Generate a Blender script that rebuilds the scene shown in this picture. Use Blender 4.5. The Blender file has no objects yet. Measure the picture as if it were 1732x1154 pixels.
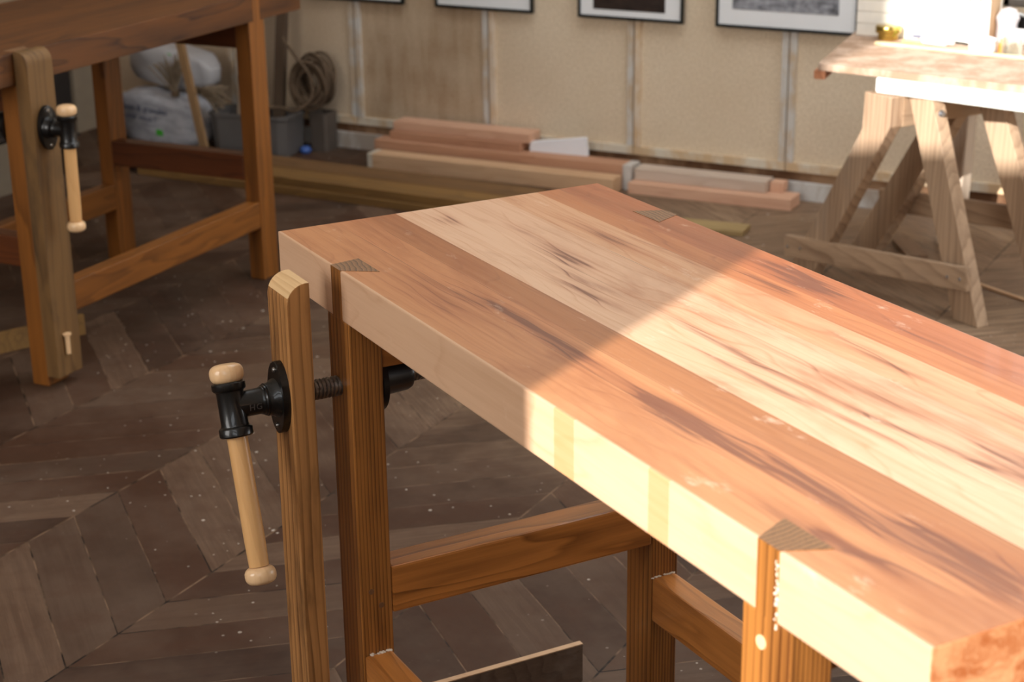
import bpy, bmesh, math, random
from mathutils import Vector, Matrix
random.seed(7)
C = bpy.context.scene.collection
sc = bpy.context.scene

# ------------------------------------------------------------------ camera
cam = bpy.data.cameras.new('camera')
cam.sensor_width = 36.0
cam.lens = 2968.0 / 1732.0 * 36.0
cam.dof.use_dof = True
cam.dof.focus_distance = 2.62
cam.dof.aperture_fstop = 6.3
cam.clip_end = 200
co = bpy.data.objects.new('camera', cam); C.objects.link(co)
r = Vector((0.87918, 0.47629, -0.01343)); u = Vector((-0.14712, 0.29817, 0.94311)); f = Vector((-0.4532, 0.82719, -0.33222))
m = Matrix(((r.x, u.x, -f.x, 4.06), (r.y, u.y, -f.y, -5.88), (r.z, u.z, -f.z, 1.633), (0, 0, 0, 1)))
co.matrix_world = m
sc.camera = co
# ------------------------------------------------------------------ light
SUN = 9.6
SKY = 3.55
EL = math.radians(23)
world = bpy.data.worlds.new('sky'); sc.world = world; world.use_nodes = True
bg = world.node_tree.nodes['Background']
bg.inputs[0].default_value = (0.93, 0.97, 1.0, 1); bg.inputs[1].default_value = SKY
sl = bpy.data.lights.new('sun', 'SUN'); sl.energy = SUN; sl.angle = math.radians(0.6); sl.color = (1.0, 0.955, 0.905)
so = bpy.data.objects.new('sun', sl); C.objects.link(so)
sd = Vector((0.053 * math.cos(EL), 0.9986 * math.cos(EL), -math.sin(EL)))
so.rotation_euler = sd.to_track_quat('-Z', 'Y').to_euler()
sc.view_settings.view_transform = 'Standard'; sc.view_settings.look = 'None'
sc.view_settings.exposure = 0.0; sc.view_settings.gamma = 1.0
sc.view_settings.use_curve_mapping = False
def portal(loc, sx, sy, rot):
    a = bpy.data.lights.new('daylight_portal', 'AREA'); a.shape = 'RECTANGLE'; a.size = sx; a.size_y = sy
    a.cycles.is_portal = True
    o = bpy.data.objects.new('daylight_portal', a); C.objects.link(o); o.location = loc; o.rotation_euler = rot
PI = math.pi
YF = -6.6; XR = 5.3; XL = -2.6; ZC = 3.6
# openings in the front wall (x0, x1, z0, z1), right wall (y0, y1, z0, z1), back wall
LOW = (3.005, 4.9, 1.60, 2.36)
HIGH = (2.13, 4.9, 2.84, 3.45)
RIGHT = [(-2.3, -.3, 0.6, 3.2)]  # unseen side opening, added for ambient light from the right
FILL_SKYL = (.9, 4.4, -2.3, -.5)  # unseen ceiling opening, added to brighten the back wall
SOFT = (.1, 1.85, .9, 2.7)      # unseen curtained window, added for soft fill, left part of the front wall
BACKW = (2.70, 3.9, 0.735, 2.4)
for (x0, x1, z0, z1) in (LOW, HIGH):
    portal(((x0 + x1) / 2, YF - .02, (z0 + z1) / 2), x1 - x0, z1 - z0, (PI / 2, 0, 0))
for (y0, y1, z0, z1) in RIGHT:
    portal((XR + .02, (y0 + y1) / 2, (z0 + z1) / 2), y1 - y0, z1 - z0, (PI / 2, 0, PI / 2))
wl = bpy.data.lights.new('added_fill_lamp', 'AREA'); wl.shape = 'RECTANGLE'; wl.size = SOFT[1] - SOFT[0] - .1; wl.size_y = SOFT[3] - SOFT[2] - .1
wl.energy = 62; wl.color = (1.0, .97, .93)  # area lamp added as front fill, standing in for daylight
wo = bpy.data.objects.new('added_fill_lamp', wl); C.objects.link(wo); wo.location = ((SOFT[0] + SOFT[1]) / 2, YF + .012, (SOFT[2] + SOFT[3]) / 2); wo.rotation_euler = (PI / 2, 0, 0)
portal(((FILL_SKYL[0] + FILL_SKYL[1]) / 2, (FILL_SKYL[2] + FILL_SKYL[3]) / 2, ZC + .07), FILL_SKYL[1] - FILL_SKYL[0], FILL_SKYL[3] - FILL_SKYL[2], (0, 0, 0))
portal(((BACKW[0] + BACKW[1]) / 2, .08, (BACKW[2] + BACKW[3]) / 2), BACKW[1] - BACKW[0], BACKW[3] - BACKW[2], (-PI / 2, 0, 0))

# ------------------------------------------------------------------ node helper
class NT:
    def __init__(s, name, rough=.5, metal=0.0, spec=.5, coat=0.0):
        s.m = bpy.data.materials.new(name); s.m.use_nodes = True; s.t = s.m.node_tree; s.n = s.t.nodes
        s.b = s.n['Principled BSDF']; s.b.inputs['Roughness'].default_value = rough
        s.b.inputs['Metallic'].default_value = metal; s.b.inputs['Specular IOR Level'].default_value = spec
        s.b.inputs['Coat Weight'].default_value = coat
    def lk(s, a, b): s.t.links.new(a, b)
    def inp(s, sock, v):
        if v is None: return
        if hasattr(v, 'is_linked') or hasattr(v, 'links'): s.lk(v, sock)
        elif isinstance(v, (tuple, list)) and len(v) == 3 and sock.type == 'RGBA': sock.default_value = (*v, 1)
        else: sock.default_value = v
    def math(s, op, a, b=None, c=None, clamp=False):
        x = s.n.new('ShaderNodeMath'); x.operation = op; x.use_clamp = clamp
        s.inp(x.inputs[0], a); s.inp(x.inputs[1], b); s.inp(x.inputs[2], c); return x.outputs[0]
    def coord(s, kind='Object'):
        return s.n.new('ShaderNodeTexCoord').outputs[kind]
    def sep(s, v):
        x = s.n.new('ShaderNodeSeparateXYZ'); s.lk(v, x.inputs[0]); return x.outputs
    def comb(s, a, b, c):
        x = s.n.new('ShaderNodeCombineXYZ'); s.inp(x.inputs[0], a); s.inp(x.inputs[1], b); s.inp(x.inputs[2], c); return x.outputs[0]
    def scale(s, v, sc_, off=(0, 0, 0)):
        x = s.n.new('ShaderNodeMapping'); s.lk(v, x.inputs[0]); x.inputs['Scale'].default_value = sc_; x.inputs['Location'].default_value = off; return x.outputs[0]
    def noise(s, v, sc_=1.0, det=4, rough=.5, dist=0.0, col=False):
        x = s.n.new('ShaderNodeTexNoise'); s.lk(v, x.inputs['Vector']); x.inputs['Scale'].default_value = sc_
        x.inputs['Detail'].default_value = det; x.inputs['Roughness'].default_value = rough; x.inputs['Distortion'].default_value = dist
        return x.outputs['Color' if col else 'Fac']
    def vor(s, v, sc_=1.0, feat='F1', out='Distance', rnd=1.0):
        x = s.n.new('ShaderNodeTexVoronoi'); x.feature = feat; s.lk(v, x.inputs['Vector']); x.inputs['Scale'].default_value = sc_
        x.inputs['Randomness'].default_value = rnd
        return x.outputs[out]
    def white(s, v):
        x = s.n.new('ShaderNodeTexWhiteNoise'); x.noise_dimensions = '3D'; s.lk(v, x.inputs['Vector']); return x.outputs['Value']
    def ramp(s, fac, stops, mode='LINEAR'):
        x = s.n.new('ShaderNodeValToRGB'); x.color_ramp.interpolation = mode; s.lk(fac, x.inputs[0])
        e = x.color_ramp.elements
        while len(e) < len(stops): e.new(.5)
        for i, (p, c) in enumerate(stops):
            e[i].position = p; e[i].color = (c, c, c, 1) if not isinstance(c, (tuple, list)) else (*c, 1)
        return x.outputs[0]
    def mix(s, fac, a, b, mode='MIX'):
        x = s.n.new('ShaderNodeMix'); x.data_type = 'RGBA'; x.blend_type = mode
        s.inp(x.inputs['Factor'], fac); s.inp(x.inputs['A'] if False else x.inputs[6], a); s.inp(x.inputs[7], b); return x.outputs[2]
    def smooth(s, v, lo, hi):
        x = s.n.new('ShaderNodeMapRange'); x.interpolation_type = 'SMOOTHSTEP'; s.inp(x.inputs[0], v)
        x.inputs[1].default_value = lo; x.inputs[2].default_value = hi; return x.outputs[0]
    def col(s, c): s.inp(s.b.inputs['Base Color'], c)
    def bump(s, h, st=.3, d=.002):
        x = s.n.new('ShaderNodeBump'); x.inputs['Strength'].default_value = st; x.inputs['Distance'].default_value = d
        s.lk(h, x.inputs['Height']); s.lk(x.outputs[0], s.b.inputs['Normal'])
def srgb(r_, g_, b_):
    return tuple(((c / 255) / 12.92 if c / 255 <= .04045 else ((c / 255 + .055) / 1.055) ** 2.4) for c in (r_, g_, b_))
def plain(name, c, rough=.5, metal=0, vary=.12, sc_=18, spec=.5, coat=0):
    t = NT(name, rough, metal, spec, coat); v = t.coord()
    n = t.noise(v, sc_, 5)
    t.col(t.mix(t.ramp(n, [(.3, 0), (.7, 1)]), tuple(x * (1 - vary) for x in c), tuple(min(1, x * (1 + vary)) for x in c)))
    return t.m
def wood(name, light, dark, axis='X', rings=26, contrast=.8, rough=.45, coat=0.0, dirt=None, off=(0, 0, 0), spec=.4, wave=1.0, cross=.37):
    """grain runs along axis; rings = lines per metre across"""
    t = NT(name, rough, 0, spec, coat); v = t.coord()
    al = {'X': 0, 'Y': 1, 'Z': 2}[axis]
    def sv(a, c): q = [c, c, c]; q[al] = a; return tuple(q)
    w1 = t.noise(t.scale(v, sv(1.1, 7), off), 1, 3, .5)
    big = t.noise(t.scale(v, sv(.8, 9), (off[0] + 3, off[1], off[2])), 1, 4, .55, .4)
    s_ = t.sep(v)
    oth = [i for i in range(3) if i != al]
    acr = t.math('ADD', t.math('MULTIPLY', s_[oth[0]], 1.0), t.math('MULTIPLY', s_[oth[1]], cross))
    ph = t.math('ADD', t.math('MULTIPLY', acr, rings), t.math('MULTIPLY', w1, 9.0 * wave))
    fr = t.math('FRACT', ph)
    ring = t.ramp(fr, [(0, .1), (.62, .45), (.9, 1), (1.0, .1)])
    fib = t.noise(t.scale(v, sv(7, 260)), 1, 3, .6)
    fib2 = t.noise(t.scale(v, sv(2.2, 45)), 1, 4, .6)
    k = t.math('ADD', t.math('MULTIPLY', ring, .6 * contrast), t.math('MULTIPLY', t.math('SUBTRACT', big, .5), 1.7 * contrast))
    k = t.math('ADD', k, t.math('MULTIPLY', t.math('SUBTRACT', fib2, .5), .9 * contrast))
    k = t.math('ADD', k, t.math('MULTIPLY', t.math('SUBTRACT', fib, .5), .5), clamp=True)
    c = t.mix(k, light, dark)
    if dirt:
        dn = t.noise(t.scale(v, sv(1.5, 5), (7, 1, 2)), 2.2, 5, .6)
        c = t.mix(t.math('MULTIPLY', t.smooth(dn, .5, .68), dirt[1]), c, dirt[0])
    t.col(c)
    t.bump(t.math('ADD', fib, t.math('MULTIPLY', ring, .5)), .25, .0012)
    return t.m
def endgrain(name, a, b, cx=0, cy=0, rings=120):
    t = NT(name, .6); v = t.coord(); s_ = t.sep(v)
    dx = t.math('SUBTRACT', s_[0], cx); dy = t.math('SUBTRACT', s_[1], cy)
    rr = t.math('SQRT', t.math('ADD', t.math('MULTIPLY', dx, dx), t.math('MULTIPLY', dy, dy)))
    n = t.noise(v, 18, 3)
    fr = t.math('FRACT', t.math('ADD', t.math('MULTIPLY', rr, rings), t.math('MULTIPLY', n, 2.5)))
    fn = t.noise(v, 400, 2)
    t.col(t.mix(t.math('MULTIPLY', t.math('ADD', t.ramp(fr, [(0, 0), (.6, .4), (.9, 1), (1, 0)]), fn), .6), a, b)); return t.m

# ------------------------------------------------------------------ geometry helper
def link(name, bm, mats, parent=None, smooth=False, loc=None, rot=None):
    bmesh.ops.recalc_face_normals(bm, faces=bm.faces[:])
    me = bpy.data.meshes.new(name); bm.to_mesh(me); bm.free()
    for mm in (mats if isinstance(mats, (list, tuple)) else [mats]): me.materials.append(mm)
    if smooth:
        me.polygons.foreach_set('use_smooth', [True] * len(me.polygons))
        try: me.set_sharp_from_angle(angle=math.radians(40))
        except Exception: pass
    o = bpy.data.objects.new(name, me); C.objects.link(o)
    if parent: o.parent = parent
    if loc: o.location = loc
    if rot: o.rotation_euler = rot
    return o
def tag(o, label=None, cat=None, group=None, kind=None):
    if label: o['label'] = label
    if cat: o['category'] = cat
    if group: o['group'] = group
    if kind: o['kind'] = kind
    return o
def empty(name, loc, rz=0, label=None, cat=None, group=None):
    o = bpy.data.objects.new(name, None); C.objects.link(o); o.location = loc; o.rotation_euler = (0, 0, rz)
    o.empty_display_size = .1
    return tag(o, label, cat, group)
def prism(bm, pts, z0, z1, bev=0.0, mi=0, topmi=None, axis='Z'):
    """extrude polygon pts along axis"""
    def P(a, b, c): return {'Z': (a, b, c), 'Y': (a, c, b), 'X': (c, a, b)}[axis]
    vs0 = [bm.verts.new(P(x, y, z0)) for x, y in pts]; vs1 = [bm.verts.new(P(x, y, z1)) for x, y in pts]
    n = len(pts); fs = [bm.faces.new(vs0), bm.faces.new(vs1)]
    for i in range(n): fs.append(bm.faces.new((vs0[i], vs0[(i + 1) % n], vs1[(i + 1) % n], vs1[i])))
    for q in fs: q.material_index = mi
    if topmi is not None: fs[1].material_index = topmi
    if bev > 0:
        ed = set(e for q in fs for e in q.edges)
        bmesh.ops.bevel(bm, geom=list(ed), offset=bev, segments=2, affect='EDGES', profile=.6)
    return bm
def box(bm, x0, x1, y0, y1, z0, z1, bev=.0015, mi=0, topmi=None):
    return prism(bm, [(x0, y0), (x1, y0), (x1, y1), (x0, y1)], z0, z1, bev, mi, topmi)
def obox(bm, p, q, side, w, h, bev=.002, taper=None):
    """bar from p to q, width w along side direction, height h along the third"""
    p = Vector(p); q = Vector(q); d = (q - p).normalized(); s_ = Vector(side); s_ = (s_ - d * s_.dot(d)).normalized(); n = d.cross(s_)
    vs = []
    for a in (p, q):
        for i, j in ((-1, -1), (1, -1), (1, 1), (-1, 1)): vs.append(bm.verts.new(a + s_ * (i * w / 2) + n * (j * h / 2)))
    fs = [bm.faces.new(vs[:4]), bm.faces.new(vs[4:])] + [bm.faces.new((vs[i], vs[(i + 1) % 4], vs[4 + (i + 1) % 4], vs[4 + i])) for i in range(4)]
    if bev: bmesh.ops.bevel(bm, geom=list(set(e for q_ in fs for e in q_.edges)), offset=bev, segments=2, affect='EDGES')
    return bm
def lathe(bm, prof, seg=32, mat=None, mi=0):
    """prof [(r, z)] around Z, transformed by mat"""
    mat = mat or Matrix.Identity(4); rings = []
    for r_, z in prof:
        if r_ < 1e-6: rings.append([bm.verts.new(mat @ Vector((0, 0, z)))])
        else: rings.append([bm.verts.new(mat @ Vector((r_ * math.cos(2 * PI * i / seg), r_ * math.sin(2 * PI * i / seg), z))) for i in range(seg)])
    for a, b in zip(rings, rings[1:]):
        for i in range(seg):
            j = (i + 1) % seg
            if len(a) == 1 and len(b) == 1: continue
            if len(a) == 1: q = bm.faces.new((a[0], b[i], b[j]))
            elif len(b) == 1: q = bm.faces.new((a[i], a[j], b[0]))
            else: q = bm.faces.new((a[i], a[j], b[j], b[i]))
            q.material_index = mi
    return bm
def tube(bm, pts, r_, seg=8, closed=False, rf=None):
    pts = [Vector(p) for p in pts]; rings = []; n = len(pts); prev = None
    for i, p in enumerate(pts):
        d = (pts[min(i + 1, n - 1)] - pts[max(i - 1, 0)]).normalized()
        up = Vector((0, 0, 1)) if abs(d.z) < .9 else Vector((1, 0, 0))
        if prev is not None: a = (prev - d * prev.dot(d)).normalized()
        else: a = (up - d * up.dot(d)).normalized()
        prev = a; b = d.cross(a); rr = rf(i / max(1, n - 1)) if rf else r_
        rings.append([bm.verts.new(p + a * rr * math.cos(2 * PI * k / seg) + b * rr * math.sin(2 * PI * k / seg)) for k in range(seg)])
    for A, B in zip(rings, rings[1:]):
        for k in range(seg): bm.faces.new((A[k], A[(k + 1) % seg], B[(k + 1) % seg], B[k]))
    bm.faces.new(rings[0]); bm.faces.new(rings[-1])
    return bm
def NB(): return bmesh.new()
def zto(d):  # matrix turning +Z to direction d
    return Vector(d).to_track_quat('Z', 'Y').to_matrix().to_4x4()

# ================================================================== SETTING
# chevron floor
def floor_mat():
    t = NT('chevron_oak', .5, 0, .22); v = t.coord(); x, y, z = t.sep(v)
    W = .44; PT = .145; TN = .85
    xs = t.math('SUBTRACT', x, 1.52)
    strip = t.math('FLOOR', t.math('DIVIDE', xs, W))
    tri = t.math('PINGPONG', xs, W)
    wob = t.math('MULTIPLY', t.math('SUBTRACT', t.noise(v, 2.0, 2), .5), .012)
    vv = t.math('ADD', t.math('ADD', t.math('ADD', y, 3.113), t.math('MULTIPLY', tri, TN)), wob)
    vd = t.math('DIVIDE', vv, PT)
    idx = t.math('FLOOR', vd); fr = t.math('FRACT', vd)
    rnd = t.white(t.comb(strip, idx, 3.1)); rnd2 = t.white(t.comb(idx, strip, 9.7))
    par = t.math('SUBTRACT', t.math('MULTIPLY', t.math('ABSOLUTE', t.math('MODULO', strip, 2.0)), 2.0), 1.0)   # direction sign
    # along-board coordinate
    al = t.math('SUBTRACT', tri, t.math('MULTIPLY', y, TN))
    ac = t.math('MULTIPLY', vv, 1.0)
    gv = t.comb(t.math('ADD', t.math('MULTIPLY', al, 2.5), t.math('MULTIPLY', rnd, 40)), t.math('MULTIPLY', ac, 38), t.math('MULTIPLY', rnd2, 30))
    g1 = t.noise(gv, 1, 5, .6, .6)
    gv2 = t.comb(t.math('MULTIPLY', al, 8), t.math('MULTIPLY', ac, 240), rnd)
    g2 = t.noise(gv2, 1, 3, .6)
    blot = t.noise(v, 3.2, 5, .6); blot2 = t.noise(t.scale(v, (1, 1, 1), (5, 3, 0)), 9, 5, .6)
    base = t.ramp(rnd, [(0, srgb(40, 24, 16)), (.22, srgb(76, 49, 33)), (.4, srgb(50, 32, 22)), (.6, srgb(84, 65, 52)), (.8, srgb(106, 83, 66)), (1, srgb(52, 31, 20))])
    c = t.mix(t.math('MULTIPLY', t.ramp(g1, [(.3, 1), (.62, 0)]), .6), base, srgb(66, 46, 34))
    c = t.mix(t.math('MULTIPLY', t.ramp(g2, [(.35, 1), (.75, 0)]), .3), c, srgb(60, 42, 32))
    c = t.mix(t.math('MULTIPLY', t.ramp(blot, [(.42, 0), (.7, 1)]), .32), c, srgb(116, 97, 83))
    c = t.mix(t.math('MULTIPLY', t.ramp(blot2, [(.5, 0), (.68, 1)]), .4), c, srgb(74, 48, 34))
    # paler zone towards the back right, around the trestle
    pale = t.mix(t.ramp(g1, [(.3, 0), (.6, 1)]), t.ramp(rnd, [(0, srgb(112, 88, 68)), (.35, srgb(150, 122, 96)), (.6, srgb(128, 102, 82)), (1, srgb(184, 156, 126))]), srgb(112, 90, 72))
    pale = t.mix(t.ramp(g2, [(.45, 0), (.6, .5)]), pale, srgb(176, 148, 120))
    worn = t.smooth(t.math('ADD', y, t.math('MULTIPLY', blot, 1.2)), -2.3, -.9)
    wx = t.smooth(x, .9, 2.0)
    c = t.mix(t.math('MULTIPLY', t.math('MULTIPLY', worn, wx), .9), c, pale)
    # gaps
    e = t.math('MINIMUM', fr, t.math('SUBTRACT', 1.0, fr))
    e2 = t.math('MINIMUM', tri, t.math('SUBTRACT', W, tri))
    gap = t.math('MAXIMUM', t.math('LESS_THAN', e, t.math('ADD', .004, t.math('MULTIPLY', rnd2, .014))), t.math('LESS_THAN', e2, .0022))
    gn = t.noise(v, 14, 3)
    gc = t.mix(t.ramp(gn, [(.40, 0), (.60, 1)]), srgb(24, 16, 11), srgb(118, 94, 74))
    # paint drops
    dn = t.scale(v, (1, 1, 0))
    vd_ = t.vor(t.scale(v, (1, 1.0, 0)), 24)
    vc = t.vor(t.scale(v, (1, 1.0, 0)), 24, out='Color')
    r3 = t.sep(vc)
    drop = t.math('LESS_THAN', vd_, t.math('MULTIPLY', t.math('SUBTRACT', r3[0], .74), .55))
    vd2 = t.vor(t.scale(v, (1, 1.0, 0), (3, 2, 0)), 70); vc2 = t.sep(t.vor(t.scale(v, (1, 1.0, 0), (3, 2, 0)), 70, out='Color'))
    drop2 = t.math('LESS_THAN', vd2, t.math('MULTIPLY', t.math('SUBTRACT', vc2[0], .86), 1.6))
    zone = t.smooth(t.noise(v, 1.3, 2), .40, .52)
    drop = t.math('MULTIPLY', t.math('MAXIMUM', drop, drop2), zone)
    c = t.mix(t.math('MULTIPLY', drop, t.math('ADD', .35, t.math('MULTIPLY', gn, .7))), c, srgb(205, 195, 182))
    c = t.mix(gap, c, gc)
    t.col(c)
    t.lk(t.math('ADD', .42, t.math('MULTIPLY', blot2, .35)), t.b.inputs['Roughness'])
    h = t.math('SUBTRACT', t.math('MULTIPLY', t.smooth(e, 0, .03), 1.0), t.math('MULTIPLY', g2, .12))
    t.bump(h, .25, .002)
    return t.m
bm = NB(); box(bm, XL, XR, YF, .06, -.05, 0, 0); tag(link('floor', bm, floor_mat()), kind='structure')
plaster = plain('plaster', srgb(176, 156, 134), .9, vary=.05)

def wallboard():
    t = NT('insulation_board', .95, 0, .1); v = t.coord(); x, y, z = t.sep(v)
    n = t.noise(v, 120, 4, .7); n2 = t.noise(v, 3.2, 4); n3 = t.vor(v, 190)
    c = t.mix(t.ramp(n, [(.3, 0), (.72, 1)]), srgb(204, 184, 156), srgb(244, 228, 204))
    c = t.mix(t.math('MULTIPLY', t.ramp(n2, [(.35, 1), (.65, 0)]), .3), c, srgb(206, 184, 154))
    pan = t.math('MULTIPLY', t.math('GREATER_THAN', x, .15), t.math('LESS_THAN', x, .76))
    st = t.noise(t.scale(v, (26, 1, 3.5)), 1, 5, .6); st2 = t.noise(v, 5, 4)
    stain = t.math('MULTIPLY', pan, t.ramp(t.math('ADD', t.math('MULTIPLY', st, .45), t.math('MULTIPLY', st2, .55)), [(.3, 1), (.62, .35)]))
    c = t.mix(t.math('MULTIPLY', stain, .8), c, srgb(150, 118, 84))
    lf = t.smooth(x, .2, -.1)
    c = t.mix(t.math('MULTIPLY', lf, .45), c, srgb(150, 122, 96))
    # torn grey edges beside the battens
    t.col(c); t.bump(t.math('ADD', n, t.math('MULTIPLY', n3, .4)), .5, .003)
    return t.m
wb = wallboard()
bx0, bx1, bz0, bz1 = BACKW
bm = NB()
box(bm, XL, bx0, 0, .1, 0, ZC, 0); box(bm, bx0, bx1, 0, .1, 0, bz0, 0); box(bm, bx0, bx1, 0, .1, bz1, ZC, 0); box(bm, bx1, XR, 0, .1, 0, ZC, 0)
tag(link('wall_back', bm, wb), kind='structure')
bm = NB(); box(bm, XL - .1, XL, YF, .1, 0, ZC, 0); tag(link('wall_left', bm, plaster), kind='structure')
def wall_holes(u0, u1, zc, holes):
    """rectangles covering a wall minus holes (non-overlapping)"""
    us = sorted({u0, u1, *[h[0] for h in holes], *[h[1] for h in holes]}); zs = sorted({0, zc, *[h[2] for h in holes], *[h[3] for h in holes]})
    out = []
    for a, b in zip(us, us[1:]):
        for c, d in zip(zs, zs[1:]):
            mu, mz = (a + b) / 2, (c + d) / 2
            if not any(h[0] < mu < h[1] and h[2] < mz < h[3] for h in holes): out.append((a, b, c, d))
    return out
bm = NB()
for (a, b, c, d) in ((XL - .1, XR + .1, YF - .1, FILL_SKYL[2]), (XL - .1, XR + .1, FILL_SKYL[3], .1), (XL - .1, FILL_SKYL[0], FILL_SKYL[2], FILL_SKYL[3]), (FILL_SKYL[1], XR + .1, FILL_SKYL[2], FILL_SKYL[3])): box(bm, a, b, c, d, ZC, ZC + .06, 0)
tag(link('ceiling', bm, plain('ceiling_paint', srgb(224, 218, 208), .9, vary=.04)), kind='structure')
bm = NB()
for a, b, c, d in wall_holes(XL, XR, ZC, [LOW, HIGH, SOFT]): box(bm, a, b, YF - .03, YF, c, d, 0)
tag(link('wall_front', bm, plaster), kind='structure')
bm = NB()
for a, b, c, d in wall_holes(YF, .1, ZC, RIGHT): box(bm, XR, XR + .03, a, b, c, d, 0)
tag(link('wall_right', bm, plaster), kind='structure')

paintw = plain('chalky_white_paint', srgb(214, 212, 206), .75, vary=.1, sc_=30)
def scuffed(name, a, b, sc_=9):
    t = NT(name, .8, 0, .2); v = t.coord(); n = t.noise(t.scale(v, (2, 2, 1)), sc_, 5, .65)
    t.col(t.mix(t.ramp(n, [(.42, 0), (.58, 1)]), a, b)); return t.m
bat_grey = scuffed('batten_greywhite', srgb(206, 202, 196), srgb(196, 176, 150))
bat_nat = scuffed('batten_natural', srgb(206, 178, 142), srgb(220, 204, 184))
base_m = scuffed('baseboard_paint', srgb(206, 204, 200), srgb(172, 160, 148), 4)
rail_m = scuffed('rail_wood', srgb(206, 178, 142), srgb(218, 208, 190), 5)
ti = 1
for xc in (-.46, .146, .760, 1.374, 1.973, 2.585):
    for k, (dx, mm, wd) in enumerate(((-.0155, bat_grey, .024), (.0155, bat_nat if xc < 1.9 and xc > .3 else bat_grey, .024))):
        bm = NB(); zt = .72 if 2.5 < xc < 2.7 else 2.9
        box(bm, xc + dx - wd / 2, xc + dx + wd / 2, -.011 - .003 * k, 0, .133, zt, .001)
        tag(link('trim_%d' % ti, bm, mm), kind='structure'); ti += 1
xs_ = [XL, -.46, .146, .760, 1.374, 1.973, 2.585, 3.5, XR]
for a, b in zip(xs_, xs_[1:]):
    bm = NB(); box(bm, a + .0015, b - .0015, -.012, 0, .101, .133, .001)
    tag(link('trim_%d' % ti, bm, rail_m), kind='structure'); ti += 1
bm = NB(); box(bm, XL, XR, -.006, 0, .066, .101, 0); tag(link('trim_%d' % ti, bm, scuffed('gap_wood', srgb(96, 66, 44), srgb(150, 118, 90), 2)), kind='structure'); ti += 1
bm = NB(); box(bm, XL, XR, -.02, 0, 0, .067, .002); tag(link('baseboard_back', bm, base_m), kind='structure')

bm = NB(); box(bm, SOFT[0], SOFT[1], YF - .02, YF - .0, SOFT[2], SOFT[3], 0)  # unseen curtain panel, added to go with the fill lamp
w2 = tag(link('added_window', bm, plain('added_curtain', srgb(236, 232, 224), .9, vary=.02)), kind='structure')
# window in the back wall, right (frame bars + glass)
glass = NT('window_glass', .02, 0, .5); glass.b.inputs['Transmission Weight'].default_value = 1.0; glass.b.inputs['IOR'].default_value = 1.0; glass = glass.m
wf = plain('window_frame_grey', srgb(120, 112, 104), .6)
wn = empty('window_1', ((bx0 + bx1) / 2, .03, bz0)); wn['kind'] = 'structure'
def wchild(name, bm, mm):
    o = link(name, bm, mm, wn); o.location = -Vector(wn.location); return o
bm = NB()
box(bm, bx0, bx1, .0, .07, bz0 - .005, bz0 + .022); box(bm, bx0, bx1, .0, .07, bz1 - .04, bz1); box(bm, bx0, bx0 + .02, 0.0, .07, bz0, bz1); box(bm, bx1 - .04, bx1, .0, .07, bz0, bz1)
box(bm, bx0 + .085, bx0 + .118, .0, .07, bz0, bz1); box(bm, bx0 + .65, bx0 + .68, .01, .06, bz0, bz1)
wchild('window_frame', bm, wf)
bm = NB(); box(bm, bx0 + .01, bx1 - .01, .032, .036, bz0 + .01, bz1 - .01, 0); wchild('window_glass', bm, glass)

# ================================================================== WORKBENCH
BW, BH, BT = .59, .880, .078
LW, LD = .080, .0535

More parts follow.
